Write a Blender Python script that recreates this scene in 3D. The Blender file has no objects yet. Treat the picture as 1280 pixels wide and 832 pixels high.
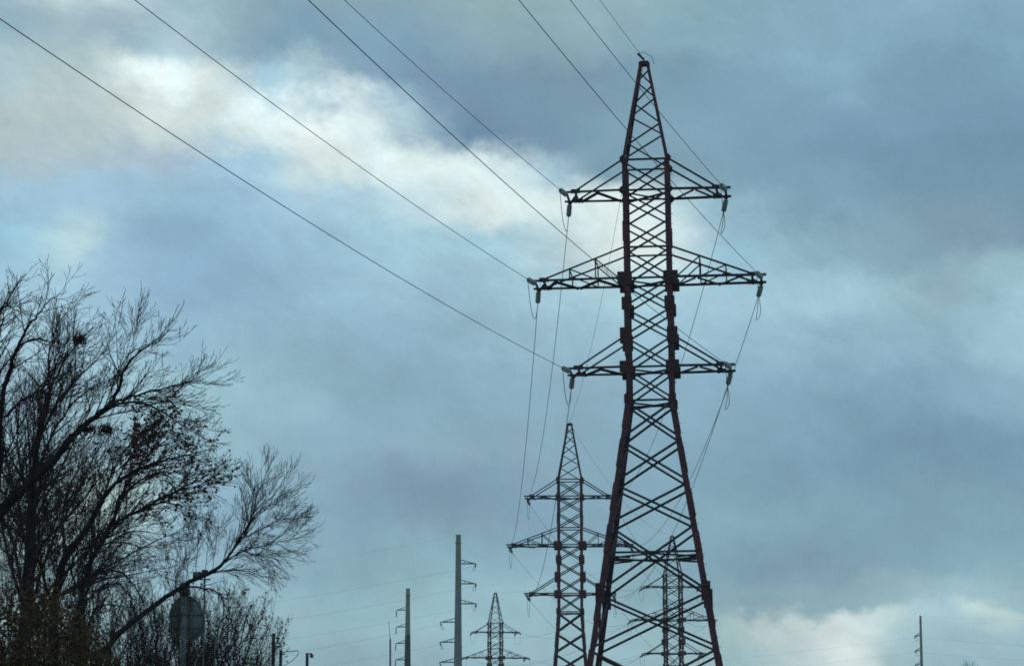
import bpy, math, random
from mathutils import Vector, Matrix
import numpy as np

# ------------------------------------------------------------------ camera, sky, sun, exposure
scene = bpy.context.scene
C = scene.collection
F, CX, CY, YH = 3400.0, 640.0, 416.0, 990.0
PITCH = math.atan((YH - CY) / F)
CAMZ = 1.4
cam = bpy.data.cameras.new('camera')
cam.sensor_width = 36.0
cam.lens = F / 1280.0 * 36.0
cam.clip_start = 0.5
cam.clip_end = 12000
camo = bpy.data.objects.new('camera', cam)
C.objects.link(camo)
camo.location = (0, 0, CAMZ)
camo.rotation_euler = (math.pi / 2 + PITCH, 0, 0)
scene.camera = camo
scene.view_settings.view_transform = 'Standard'
scene.view_settings.look = 'None'
scene.view_settings.gamma = 1.0
scene.view_settings.exposure = 0.0
scene.cycles.max_bounces = 6
scene.cycles.volume_bounces = 0
scene.cycles.use_denoising = False
scene.cycles.filter_width = 1.8

SUN_AZ, SUN_EL = math.radians(-5.0), math.radians(18.0)


def lin(c):
    return tuple(((v / 255) / 12.92 if v / 255 <= 0.04045 else ((v / 255 + 0.055) / 1.055) ** 2.4) for v in c)


def az_el(x, y):
    v = CY - y
    dx, dy, dz = x - CX, F * math.cos(PITCH) - v * math.sin(PITCH), v * math.cos(PITCH) + F * math.sin(PITCH)
    return math.atan2(dx, dy), math.asin(dz / math.sqrt(dx * dx + dy * dy + dz * dz))


# cloud deck: rows of colours at fixed elevations, each a ramp over azimuth (degrees of real sky)
ROWS = [
    (0, [(0, (160, 186, 198)), (80, (205, 216, 218)), (170, (180, 198, 206)), (240, (165, 190, 200)), (320, (145, 171, 182)), (480, (138, 164, 174)), (640, (144, 167, 172)), (800, (144, 172, 181)), (960, (138, 169, 184)), (1120, (141, 171, 188)), (1280, (142, 172, 187))]),
    (60, [(0, (152, 178, 192)), (80, (172, 190, 198)), (160, (160, 182, 195)), (235, (180, 200, 208)), (320, (135, 165, 182)), (480, (126, 156, 174)), (640, (135, 162, 174)), (800, (138, 167, 180)), (960, (136, 168, 184)), (1280, (134, 166, 184))]),
    (104, [(0, (174, 193, 199)), (110, (188, 204, 205)), (155, (216, 228, 222)), (200, (255, 255, 246)), (245, (238, 245, 238)), (285, (200, 216, 220)), (330, (168, 196, 210)), (380, (180, 204, 212)), (430, (140, 168, 186)), (520, (117, 146, 168)), (640, (119, 148, 167)), (800, (124, 154, 172)), (1040, (127, 158, 178)), (1080, (133, 164, 183)), (1120, (126, 158, 178)), (1280, (124, 156, 176))]),
    (148, [(0, (184, 194, 194)), (120, (192, 200, 198)), (210, (218, 225, 218)), (280, (200, 216, 220)), (335, (236, 244, 244)), (380, (255, 255, 255)), (430, (246, 249, 246)), (490, (184, 204, 212)), (570, (118, 148, 170)), (640, (115, 145, 166)), (800, (127, 157, 174)), (960, (124, 155, 175)), (1280, (121, 152, 173))]),
    (200, [(0, (178, 190, 194)), (100, (178, 192, 198)), (200, (168, 188, 204)), (320, (168, 197, 213)), (400, (205, 224, 230)), (480, (236, 243, 240)), (590, (226, 235, 232)), (670, (188, 210, 218)), (730, (132, 162, 178)), (820, (132, 160, 174)), (960, (121, 152, 172)), (1280, (116, 147, 168))]),
    (250, [(0, (160, 190, 208)), (100, (160, 189, 209)), (200, (149, 179, 205)), (320, (157, 187, 207)), (480, (186, 210, 220)), (590, (222, 234, 232)), (640, (232, 240, 236)), (710, (216, 236, 238)), (800, (212, 231, 234)), (880, (166, 191, 203)), (960, (138, 168, 184)), (1120, (121, 151, 170)), (1280, (118, 148, 167))]),
    (310, [(0, (156, 194, 213)), (60, (170, 202, 214)), (95, (188, 210, 214)), (130, (160, 190, 208)), (210, (138, 169, 198)), (320, (147, 179, 201)), (480, (163, 195, 209)), (640, (178, 208, 219)), (760, (198, 226, 230)), (820, (205, 230, 233)), (900, (162, 193, 206)), (1000, (152, 182, 195)), (1120, (134, 162, 176)), (1280, (124, 151, 167))]),
    (370, [(0, (160, 192, 208)), (100, (160, 190, 208)), (210, (145, 176, 200)), (320, (144, 175, 197)), (480, (156, 188, 204)), (640, (166, 196, 211)), (800, (178, 208, 217)), (900, (162, 192, 206)), (1040, (164, 192, 204)), (1130, (158, 186, 197)), (1200, (152, 180, 190)), (1280, (156, 185, 194))]),
    (430, [(0, (163, 190, 203)), (200, (150, 182, 200)), (320, (150, 182, 198)), (480, (146, 178, 196)), (640, (152, 183, 199)), (800, (158, 188, 203)), (960, (152, 182, 198)), (1120, (148, 179, 195)), (1200, (155, 186, 200)), (1280, (166, 196, 208))]),
    (500, [(0, (162, 192, 208)), (200, (158, 190, 202)), (300, (153, 185, 198)), (480, (139, 171, 188)), (640, (138, 169, 186)), (800, (140, 170, 187)), (960, (134, 165, 183)), (1120, (132, 163, 182)), (1280, (146, 176, 192))]),
    (570, [(0, (160, 188, 200)), (200, (152, 184, 196)), (320, (146, 178, 192)), (450, (138, 168, 186)), (540, (140, 170, 186)), (700, (134, 164, 180)), (960, (128, 160, 178)), (1120, (123, 154, 174)), (1280, (124, 155, 175))]),
    (640, [(0, (172, 192, 190)), (130, (180, 200, 195)), (230, (150, 182, 198)), (400, (132, 162, 180)), (520, (122, 151, 171)), (640, (128, 158, 177)), (800, (132, 162, 178)), (960, (134, 166, 180)), (1120, (131, 163, 179)), (1280, (136, 167, 181))]),
    (705, [(0, (168, 195, 200)), (200, (155, 188, 202)), (380, (139, 171, 185)), (540, (143, 176, 188)), (640, (139, 171, 185)), (800, (139, 171, 184)), (910, (125, 156, 172)), (1040, (126, 157, 173)), (1160, (132, 163, 177)), (1280, (136, 168, 180))]),
    (750, [(0, (168, 195, 200)), (380, (146, 178, 189)), (540, (154, 187, 196)), (700, (148, 180, 191)), (860, (140, 172, 184)), (980, (142, 171, 181)), (1080, (148, 175, 182)), (1180, (152, 180, 187)), (1280, (156, 183, 189))]),
    (775, [(0, (168, 195, 200)), (380, (150, 182, 190)), (540, (156, 188, 197)), (700, (156, 187, 195)), (850, (150, 180, 189)), (930, (178, 199, 198)), (1010, (205, 218, 210)), (1070, (212, 223, 214)), (1130, (190, 208, 206)), (1180, (168, 194, 200)), (1230, (192, 209, 206)), (1280, (182, 202, 203))]),
    (815, [(0, (168, 195, 200)), (380, (148, 180, 189)), (640, (157, 188, 197)), (860, (158, 187, 194)), (960, (175, 199, 201)), (1040, (212, 223, 210)), (1090, (214, 224, 212)), (1130, (172, 197, 201)), (1280, (160, 189, 197))]),
]


def build_world():
    w = bpy.data.worlds.new('World')
    scene.world = w
    w.use_nodes = True
    nt = w.node_tree
    N, L = nt.nodes, nt.links
    N.clear()

    def nd(t, **kw):
        n = N.new(t)
        for k, v in kw.items():
            setattr(n, k, v)
        return n

    def math_(op, a, b=None, c=None):
        n = nd('ShaderNodeMath', operation=op)
        for i, v in enumerate((a, b, c)):
            if v is None:
                continue
            if isinstance(v, (int, float)):
                n.inputs[i].default_value = v
            else:
                L.new(v, n.inputs[i])
        return n.outputs[0]
    tc = nd('ShaderNodeTexCoord')
    nrm = nd('ShaderNodeVectorMath', operation='NORMALIZE')
    L.new(tc.outputs['Generated'], nrm.inputs[0])
    D = nrm.outputs[0]

    def noise(scale, detail, rough, off, col=False, stretch=(1, 1, 1)):
        m = nd('ShaderNodeMapping')
        m.inputs['Location'].default_value = off
        m.inputs['Scale'].default_value = stretch
        L.new(D, m.inputs['Vector'])
        n = nd('ShaderNodeTexNoise')
        n.inputs['Scale'].default_value = scale
        n.inputs['Detail'].default_value = detail
        n.inputs['Roughness'].default_value = rough
        L.new(m.outputs[0], n.inputs['Vector'])
        return n.outputs['Color'] if col else n.outputs[0]
    sep = nd('ShaderNodeSeparateXYZ')
    L.new(D, sep.inputs[0])
    az = math_('ARCTAN2', sep.outputs[0], sep.outputs[1])
    el = math_('ARCSINE', sep.outputs[2])
    w1 = nd('ShaderNodeSeparateColor')
    L.new(noise(16, 5, 0.58, (3.1, 0.2, 1.7), True, (1, 1, 1.5)), w1.inputs[0])
    w2 = nd('ShaderNodeSeparateColor')
    L.new(noise(46, 5, 0.6, (9.1, 4.2, 2.2), True, (1, 1, 1.3)), w2.inputs[0])
    A1, A2 = 0.036, 0.022
    azw = math_('ADD', math_('ADD', az, math_('MULTIPLY', math_('SUBTRACT', w1.outputs[0], 0.5), A1)), math_('MULTIPLY', math_('SUBTRACT', w2.outputs[0], 0.5), A2))
    elw = math_('ADD', math_('ADD', el, math_('MULTIPLY', math_('SUBTRACT', w1.outputs[1], 0.5), A1)), math_('MULTIPLY', math_('SUBTRACT', w2.outputs[1], 0.5), A2))
    AZR = math.radians(12.0)
    u = math_('MULTIPLY_ADD', azw, 1 / (2 * AZR), 0.5)
    prev = None
    pe = None
    for y, stops in reversed(ROWS):
        r = nd('ShaderNodeValToRGB')
        r.color_ramp.interpolation = 'CARDINAL'
        els = r.color_ramp.elements
        pts = []
        for x, c in stops:
            a, _ = az_el(x, y)
            if c[1] > 212:
                c = (c[1] * .972, c[1], c[1] * .985)
            elif c[2] - c[1] > 24:
                c = (c[0], c[1] + 2, c[2] - 5)
            pts.append((a / (2 * AZR) + 0.5, lin((c[0] * .965, c[1] * 1.018, c[2] * 1.030))))
        els[0].position = pts[0][0]
        els[0].color = (*pts[0][1], 1)
        els[1].position = pts[-1][0]
        els[1].color = (*pts[-1][1], 1)
        for p, c in pts[1:-1]:
            e = els.new(p)
            e.color = (*c, 1)
        L.new(u, r.inputs[0])
        e_here = az_el(640, y)[1]
        if prev is None:
            prev = r.outputs[0]
        else:
            mr = nd('ShaderNodeMapRange', interpolation_type='SMOOTHSTEP')
            mr.inputs[1].default_value = pe
            mr.inputs[2].default_value = e_here
            L.new(elw, mr.inputs[0])
            mx = nd('ShaderNodeMix', data_type='RGBA')
            L.new(mr.outputs[0], mx.inputs[0])
            L.new(prev, mx.inputs[6])
            L.new(r.outputs[0], mx.inputs[7])
            prev = mx.outputs[2]
        pe = e_here
    # the rest of the overcast: broken stratocumulus of the same greys
    r = nd('ShaderNodeValToRGB')
    L.new(noise(3.2, 8, 0.55, (1, 2, 3), False, (1, 1, 2.2)), r.inputs[0])
    e = r.color_ramp.elements
    e[0].position, e[0].color = 0.36, (*lin((112, 140, 160)), 1)
    e[1].position, e[1].color = 0.70, (*lin((205, 218, 220)), 1)
    k = e.new(0.5)
    k.color = (*lin((136, 166, 184)), 1)
    aa = math_('ABSOLUTE', azw)
    m1 = nd('ShaderNodeMapRange', interpolation_type='SMOOTHSTEP')
    m1.inputs[1].default_value, m1.inputs[2].default_value = math.radians(11.6), math.radians(18)
    L.new(aa, m1.inputs[0])
    m2 = nd('ShaderNodeMapRange', interpolation_type='SMOOTHSTEP')
    m2.inputs[1].default_value, m2.inputs[2].default_value = math.radians(17.2), math.radians(24)
    L.new(elw, m2.inputs[0])
    out_f = math_('MAXIMUM', m1.outputs[0], m2.outputs[0])
    mx = nd('ShaderNodeMix', data_type='RGBA')
    L.new(out_f, mx.inputs[0])
    L.new(prev, mx.inputs[6])
    L.new(r.outputs[0], mx.inputs[7])
    # fine billow texture in the cloud
    dm_ = nd('ShaderNodeMapping', vector_type='TEXTURE')
    dm_.inputs['Rotation'].default_value = (0, math.radians(22), 0)
    dm_.inputs['Scale'].default_value = (1.45, 1, 0.85)
    L.new(D, dm_.inputs['Vector'])
    dn = nd('ShaderNodeTexNoise')
    dn.inputs['Scale'].default_value = 38
    dn.inputs['Detail'].default_value = 8
    dn.inputs['Roughness'].default_value = 0.66
    dn.inputs['Distortion'].default_value = 0.35
    L.new(dm_.outputs[0], dn.inputs['Vector'])
    b1 = math_('SUBTRACT', dn.outputs[0], 0.5)
    b2 = math_('SUBTRACT', noise(11, 6, 0.6, (2, 7, 4), False, (1, 1, 1.8)), 0.5)
    lum = nd('ShaderNodeRGBToBW')
    L.new(mx.outputs[2], lum.inputs[0])
    am = nd('ShaderNodeMapRange')
    am.inputs[1].default_value, am.inputs[2].default_value = 0.28, 0.62
    am.inputs[3].default_value, am.inputs[4].default_value = 0.26, 0.80
    L.new(lum.outputs[0], am.inputs[0])
    gain = math_('ADD', math_('ADD', math_('MULTIPLY', b1, am.outputs[0]), math_('MULTIPLY', b2, 0.42)), 1.0)
    vm = nd('ShaderNodeVectorMath', operation='SCALE')
    L.new(mx.outputs[2], vm.inputs[0])
    L.new(gain, vm.inputs['Scale'])
    bg = nd('ShaderNodeBackground')
    L.new(vm.outputs[0], bg.inputs[0])
    sky = nd('ShaderNodeTexSky', sky_type='NISHITA')
    sky.sun_disc = False
    sky.sun_elevation = SUN_EL
    sky.sun_rotation = SUN_AZ
    bs = nd('ShaderNodeBackground')
    L.new(sky.outputs[0], bs.inputs[0])
    bs.inputs[1].default_value = 0.05
    ms = nd('ShaderNodeMixShader')
    ms.inputs[0].default_value = 0.985
    L.new(bs.outputs[0], ms.inputs[1])
    L.new(bg.outputs[0], ms.inputs[2])
    o = nd('ShaderNodeOutputWorld')
    L.new(ms.outputs[0], o.inputs[0])
    w.cycles.sampling_method = 'MANUAL'
    w.cycles.sample_map_resolution = 512


build_world()
sun = bpy.data.lights.new('sun', 'SUN')
sun.energy = 0.6
sun.angle = math.radians(14)
sun.color = (1.0, 0.95, 0.88)
suno = bpy.data.objects.new('sun', sun)
C.objects.link(suno)
sd = Vector((math.cos(SUN_EL) * math.sin(SUN_AZ), math.cos(SUN_EL) * math.cos(SUN_AZ), math.sin(SUN_EL)))
suno.rotation_euler = sd.to_track_quat('Z', 'Y').to_euler()
suno.location = (0, 0, 60)

# ------------------------------------------------------------------ helpers
SINP, COSP = math.sin(PITCH), math.cos(PITCH)


def at(x, y, Y):
    """the point at distance Y ahead that stands in the direction of photo pixel (x, y)"""
    v = CY - y
    d = Vector((x - CX, F * COSP - v * SINP, v * COSP + F * SINP))
    p = d * (Y / d.y)
    p.z += CAMZ
    return p


def material(name, col, rough=0.7, metal=0.0, var=0.25, scale=3.0, col2=None, bump=0.0, spec=0.3):
    m = bpy.data.materials.new(name)
    m.use_nodes = True
    nt = m.node_tree
    b = nt.nodes['Principled BSDF']
    tc = nt.nodes.new('ShaderNodeTexCoord')
    n = nt.nodes.new('ShaderNodeTexNoise')
    n.inputs['Scale'].default_value = scale
    n.inputs['Detail'].default_value = 6
    n.inputs['Roughness'].default_value = 0.65
    nt.links.new(tc.outputs['Object'], n.inputs['Vector'])
    r = nt.nodes.new('ShaderNodeValToRGB')
    c2 = col2 or tuple(v * (1 - var) for v in col)
    r.color_ramp.elements[0].position = 0.38
    r.color_ramp.elements[1].position = 0.62
    r.color_ramp.elements[0].color = (*c2, 1)
    r.color_ramp.elements[1].color = (*[min(1, v * (1 + (0 if col2 else var))) for v in col], 1)
    nt.links.new(n.outputs[0], r.inputs[0])
    nt.links.new(r.outputs[0], b.inputs['Base Color'])
    b.inputs['Roughness'].default_value = rough
    b.inputs['Metallic'].default_value = metal
    b.inputs['Specular IOR Level'].default_value = spec
    if bump:
        bn = nt.nodes.new('ShaderNodeBump')
        bn.inputs['Strength'].default_value = bump
        nt.links.new(n.outputs[0], bn.inputs['Height'])
        nt.links.new(bn.outputs[0], b.inputs['Normal'])
    return m


M = {
    'leg_paint': material('red_brown_leg_paint', (0.105, 0.020, 0.034), 0.62, col2=(0.04, 0.015, 0.026), scale=1.1),
    'brace_steel': material('dark_weathered_steel', (0.026, 0.022, 0.032), 0.6, var=0.4, scale=1.5),
    'plate_paint': material('red_primer_plate', (0.075, 0.018, 0.020), 0.7, col2=(0.03, 0.013, 0.018), scale=2.5),
    'far_red': material('red_primer_bright', (0.11, 0.022, 0.024), 0.7, col2=(0.05, 0.014, 0.02), scale=2.5),
    'cap_steel': material('insulator_cap_steel', (0.10, 0.10, 0.10), 0.5, 0.6),
    'wire': material('aluminium_conductor_aged', (0.035, 0.038, 0.042), 0.6, 0.2),
    'concrete': material('footing_concrete', (0.32, 0.31, 0.29), 0.9, bump=0.2),
    'pole_grey': material('galvanised_pole_grey', (0.20, 0.235, 0.25), 0.6, 0.2, var=0.14, scale=0.8),
    'pole_dark': material('pole_dark_coating', (0.03, 0.04, 0.06), 0.6, var=0.2),
    'pole_arm': material('galvanised_arm_dark', (0.06, 0.07, 0.08), 0.6, 0.3),
    'bark': material('dark_bark', (0.036, 0.032, 0.034), 0.9, col2=(0.016, 0.015, 0.018), scale=5, spec=0.1),
    'twig': material('twig_bark', (0.052, 0.038, 0.034), 0.9, var=0.3, scale=2, spec=0.1),
    'dead_leaf': material('dead_brown_leaf', (0.14, 0.055, 0.042), 0.9, col2=(0.06, 0.028, 0.025), scale=3, spec=0.1),
    'yellow_leaf': material('autumn_yellow_leaf', (0.115, 0.070, 0.028), 0.9, col2=(0.035, 0.026, 0.02), scale=2.2, spec=0.1),
    'nest': material('nest_twigs', (0.03, 0.022, 0.018), 0.95, spec=0.05),
    'sign_back': material('unpainted_sign_back', (0.13, 0.165, 0.165), 0.6, 0.1, var=0.45, scale=4, bump=0.05),
    'sign_post': material('sign_post_steel', (0.11, 0.13, 0.13), 0.6, 0.1, var=0.3, scale=3),
    'dark_box': material('dark_enclosure', (0.035, 0.042, 0.045), 0.6),
    'grass': material('dull_autumn_grass', (0.075, 0.085, 0.035), 0.95, col2=(0.07, 0.055, 0.03), scale=0.15, bump=0.4, spec=0.1),
}


def glass_mat():
    m = bpy.data.materials.new('insulator_glass')
    m.use_nodes = True
    nt = m.node_tree
    b = nt.nodes['Principled BSDF']
    b.inputs['Base Color'].default_value = (0.52, 0.62, 0.64, 1)
    b.inputs['Roughness'].default_value = 0.25
    t = nt.nodes.new('ShaderNodeBsdfTranslucent')
    t.inputs[0].default_value = (0.68, 0.78, 0.79, 1)
    x = nt.nodes.new('ShaderNodeMixShader')
    x.inputs[0].default_value = 0.5
    nt.links.new(b.outputs[0], x.inputs[1])
    nt.links.new(t.outputs[0], x.inputs[2])
    nt.links.new(x.outputs[0], nt.nodes['Material Output'].inputs[0])
    return m


M['glass'] = glass_mat()


class MB:
    def __init__(s):
        s.v, s.f = [], []

    def add(s, vs, fs):
        o = len(s.v)
        s.v.extend(vs)
        s.f.extend([tuple(i + o for i in f) for f in fs])

    def angle(s, a, b, n, w=0.09, t=0.012, off=0.0):
        """rolled steel angle from a to b, one flange in the plane whose outward normal is n"""
        a, b, n = Vector(a), Vector(b), Vector(n)
        d = (b - a)
        if d.length < 1e-5:
            return
        d.normalize()
        n = (n - d * n.dot(d))
        n.normalize()
        sdir = n.cross(d)
        a, b = a + n * off, b + n * off
        t = max(t, 0.014)
        sec = [(-w / 2, 0), (w / 2, 0), (w / 2, -t), (-w / 2 + t, -t), (-w / 2 + t, -w), (-w / 2, -w)]
        vs = [p + sdir * u + n * v for p in (a, b) for u, v in sec]
        fs = [(i, (i + 1) % 6, (i + 1) % 6 + 6, i + 6) for i in range(6)] + [(5, 4, 3, 2, 1, 0), (6, 7, 8, 9, 10, 11)]
        s.add(vs, fs)

    def box(s, c, sx, sy, sz, ax=None):
        ax = ax or (Vector((1, 0, 0)), Vector((0, 1, 0)), Vector((0, 0, 1)))
        c = Vector(c)
        vs = [c + ax[0] * (i * sx / 2) + ax[1] * (j * sy / 2) + ax[2] * (k * sz / 2) for i in (-1, 1) for j in (-1, 1) for k in (-1, 1)]
        s.add(vs, [(0, 1, 3, 2), (4, 6, 7, 5), (0, 4, 5, 1), (2, 3, 7, 6), (0, 2, 6, 4), (1, 5, 7, 3)])

    def tube(s, pts, rs, n=6, cap=True):
        pts = [Vector(p) for p in pts]
        if isinstance(rs, (int, float)):
            rs = [rs] * len(pts)
        up = None
        vs = []
        for i, p in enumerate(pts):
            d = (pts[min(i + 1, len(pts) - 1)] - pts[max(i - 1, 0)])
            if d.length < 1e-9:
                d = Vector((0, 0, 1))
            d.normalize()
            if up is None:
                up = d.orthogonal()
            up = up - d * up.dot(d)
            if up.length < 1e-6:
                up = d.orthogonal()
            up.normalize()
            q = d.cross(up)
            for k in range(n):
                a = 2 * math.pi * k / n
                vs.append(p + (up * math.cos(a) + q * math.sin(a)) * rs[i])
        fs = []
        for i in range(len(pts) - 1):
            for k in range(n):
                k2 = (k + 1) % n
                fs.append((i * n + k, i * n + k2, (i + 1) * n + k2, (i + 1) * n + k))
        if cap:
            fs.append(tuple(range(n - 1, -1, -1)))
            fs.append(tuple(range((len(pts) - 1) * n, len(pts) * n)))
        s.add(vs, fs)

    def lathe(s, a, b, prof, n=12):
        """profile of (t along a-b in metres, radius)"""
        a, b = Vector(a), Vector(b)
        d = (b - a).normalized()
        s.tube2(a, d, prof, n)

    def tube2(s, a, d, prof, n):
        up = d.orthogonal().normalized()
        q = d.cross(up)
        vs = []
        for t, r in prof:
            for k in range(n):
                an = 2 * math.pi * k / n
                vs.append(a + d * t + (up * math.cos(an) + q * math.sin(an)) * r)
        fs = []
        for i in range(len(prof) - 1):
            for k in range(n):
                k2 = (k + 1) % n
                fs.append((i * n + k, i * n + k2, (i + 1) * n + k2, (i + 1) * n + k))
        fs.append(tuple(range(n - 1, -1, -1)))
        fs.append(tuple(range((len(prof) - 1) * n, len(prof) * n)))
        s.add(vs, fs)

    def build(s, name, m, parent=None, smooth=False):
        me = bpy.data.meshes.new(name)
        me.from_pydata([tuple(v) for v in s.v], [], s.f)
        me.materials.append(m)
        me.update()
        if smooth:
            me.polygons.foreach_set('use_smooth', [True] * len(me.polygons))
        o = bpy.data.objects.new(name, me)
        C.objects.link(o)
        o.parent = parent
        return o


def tag(o, label=None, cat=None, group=None, kind=None):
    for k, v in (('label', label), ('category', cat), ('group', group), ('kind', kind)):
        if v:
            o[k] = v
    return o


def thing(name, label, cat, loc=(0, 0, 0), rz=0.0, ry=0.0, group=None):
    o = bpy.data.objects.new(name, None)
    o.empty_display_size = 0.5
    C.objects.link(o)
    o.location = loc
    o.rotation_euler = (0, ry, rz)
    return tag(o, label, cat, group)


# ------------------------------------------------------------------ ground
def ground():
    mb = MB()
    rad = [0, 30, 60, 100, 160, 240, 340, 480, 700, 1100, 1800, 2500, 3500]
    n = 72
    rng = random.Random(4)
    vs = [Vector((0, 0, 0))]
    for r in rad[1:]:
        for k in range(n):
            a = 2 * math.pi * k / n
            x, y = r * math.cos(a), r * math.sin(a)
            far = max(0, (r - 700)) / 2800
            vs.append(Vector((x, y, -far * 3 + rng.uniform(-0.04, 0.04))))
    fs = [(0, 1 + k, 1 + (k + 1) % n) for k in range(n)]
    for i in range(len(rad) - 2):
        o = 1 + i * n
        for k in range(n):
            k2 = (k + 1) % n
            fs.append((o + k, o + n + k, o + n + k2, o + k2))
    mb.add(vs, fs)
    g = mb.build('ground', M['grass'], smooth=True)
    tag(g, kind='structure')


ground()


# ------------------------------------------------------------------ lattice pylons
def pylon(label, loc, psi, tilt, base_h, spread, mats, lower, thick=1.0, group='lattice pylons of the power line'):
    """base_h = height of the lower crossarm chords above ground; psi = azimuth the line direction; lower = node levels below the waist"""
    root = thing('lattice_pylon', label, 'pylon', loc, -psi, tilt, group)
    leg_m, brace_m, plate_m = mats
    H0 = base_h
    a = 1.02

    def half(z):
        zl = z - H0
        if zl >= 9.4:
            t = (zl - 9.4) / 4.75
            return a + (0.175 - a) * t
        if zl >= -1.45:
            return a
        return a + (-1.45 - zl) * spread

    def cor(i, z):
        h = half(z)
        sx, sy = ((-1, -1), (1, -1), (1, 1), (-1, 1))[i]
        return Vector((sx * h, sy * h, z))
    LW = 0.185 * thick
    # legs: each one mesh with its splice covers
    zs = [0, H0 - 1.45, H0 + 9.4, H0 + 14.1]
    sp = [z for z in lower if z > 0.3] + [H0 + 1.4, H0 + 2.7, H0 + 6.6]
    for i in range(4):
        sx, sy = ((-1, -1), (1, -1), (1, 1), (-1, 1))[i]
        mb = MB()
        for j in range(3):
            z0, z1 = zs[j], zs[j + 1]
            w = (LW * 1.15, LW, LW * 0.62)[j]
            for nrm, side in (((0, sy, 0), (sx, 0, 0)), ((sx, 0, 0), (0, sy, 0))):
                # two flanges of the corner angle, as thin boxes along the leg
                p0, p1 = cor(i, z0), cor(i, z1)
                d = (p1 - p0).normalized()
                nv = Vector(nrm)
                nv = (nv - d * nv.dot(d)).normalized()
                sv = d.cross(nv).normalized()
                if sv.dot(Vector(side)) < 0:
                    sv = -sv
                c = (p0 + p1) / 2 - sv * (w / 2 - 0.02) + nv * 0.02
                mb.box(c, w, 0.022, (p1 - p0).length, (sv, nv, d))
        for k, z in enumerate(sp):
            # splice: cover angle 2 cm proud, one panel long below the node
            ln = 0.9 if z > H0 else 1.2
            p0, p1 = cor(i, z - ln), cor(i, z)
            d = (p1 - p0).normalized()
            w = LW * 1.1
            for nrm, side in (((0, sy, 0), (sx, 0, 0)), ((sx, 0, 0), (0, sy, 0))):
                nv = Vector(nrm)
                nv = (nv - d * nv.dot(d)).normalized()
                sv = d.cross(nv).normalized()
                if sv.dot(Vector(side)) < 0:
                    sv = -sv
                c = (p0 + p1) / 2 - sv * (w / 2 - 0.05) + nv * 0.052
                mb.box(c, w, 0.022, (p1 - p0).length, (sv, nv, d))
        if i in (1, 3):
            z = 3.0
            while z < H0 + 9:
                p = cor(i, z)
                mb.tube([p, p + Vector((sx * .17, 0, .01))], .012, 4)
                z += .45
        leg = mb.build('leg', leg_m, root)
        fb = MB()
        b = cor(i, 0)
        fb.box((b.x, b.y, 0.12), 0.9, 0.9, 0.55)
        fb.box((b.x, b.y, 0.43), 0.55, 0.55, 0.08)
        fb.build('footing', M['concrete'], leg)
    # bracing: one mesh per face
    body = [H0 - 1.45, H0, H0 + 1.4, H0 + 2.7, H0 + 4.0, H0 + 5.4, H0 + 6.7, H0 + 8.0, H0 + 9.4]
    peak_l = [[0, 1.15, 2.05, 2.95, 3.75, 4.35], [0.05, 1.0, 1.95, 2.85, 3.7, 4.35]]
    DW = 0.075 * thick
    for i in range(4):
        j = (i + 1) % 4
        nrm = Vector(((0, -1, 0), (1, 0, 0), (0, 1, 0), (-1, 0, 0))[i])
        mb = MB()
        lv = list(lower) + body[1:]
        for q in range(len(lv) - 1):
            z0, z1 = lv[q], lv[q + 1]
            w = DW * (1.25 if z1 <= H0 - 1 else 1.0)
            mb.angle(cor(i, z0 + .06), cor(j, z1 - .06), nrm, w, off=-0.01)
            mb.angle(cor(j, z0 + .06), cor(i, z1 - .06), nrm, w, off=-0.01 - w * 1.1)
        for z in (H0 - 1.5, H0 - 1.25, H0, H0 + 4, H0 + 5.4, H0 + 8, H0 + 9.4):
            if z == H0 - 1.25:
                continue
            mb.angle(cor(i, z), cor(j, z), nrm, DW * 1.05, off=0.035)
        mb.build('bracing', brace_m, root)
        pk = MB()
        pl = peak_l[i % 2]
        for q in range(5):
            s0, s1 = (i, j) if q % 2 == 0 else (j, i)
            pk.angle(cor(s0, H0 + 9.4 + pl[q]), cor(s1, H0 + 9.4 + pl[q + 1]), nrm, DW * 0.85, off=-0.01)
        pk.build('peak_bracing', brace_m, root)
    # diaphragms
    dm = MB()
    up = Vector((0, 0, 1))
    for z in (H0, H0 + 4, H0 + 8, H0 - 1.5):
        dm = MB()
        dm.angle(cor(0, z), cor(2, z), up, DW, off=-0.06)
        dm.angle(cor(1, z), cor(3, z), up, DW, off=-0.10)
        dm.build('diaphragm', brace_m, root)
    dm = MB()
    if len(lower) > 3:
        zc = (lower[-4] + lower[-5]) / 2 + 0.25 if len(lower) > 4 else lower[-3]
        mid = [(cor(i, zc) + cor((i + 1) % 4, zc)) / 2 for i in range(4)]
        for i in range(4):
            n_ = Vector(((0, -1, 0), (1, 0, 0), (0, 1, 0), (-1, 0, 0))[i])
            dm.angle(cor(i, zc), cor((i + 1) % 4, zc), n_, DW * 1.1, off=0.05)
            dm.angle(mid[i], mid[(i + 1) % 4], up, DW, off=-0.03)
            dm.angle(cor(i, zc), (mid[i] + mid[i - 1]) / 2, up, DW, off=-0.10)
    dm.build('diaphragm', brace_m, root)
    # peak cap
    cp = MB()
    zt = H0 + 14.1
    cp.box((0, 0, zt - 0.05), 0.50, 0.50, 0.10)
    cp.box((0, 0, zt + 0.035), 0.40, 0.46, 0.055)
    cp.box((0, -0.18, zt + 0.12), 0.06, 0.14, 0.13)
    cp.build('peak_cap', leg_m, root)
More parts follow.
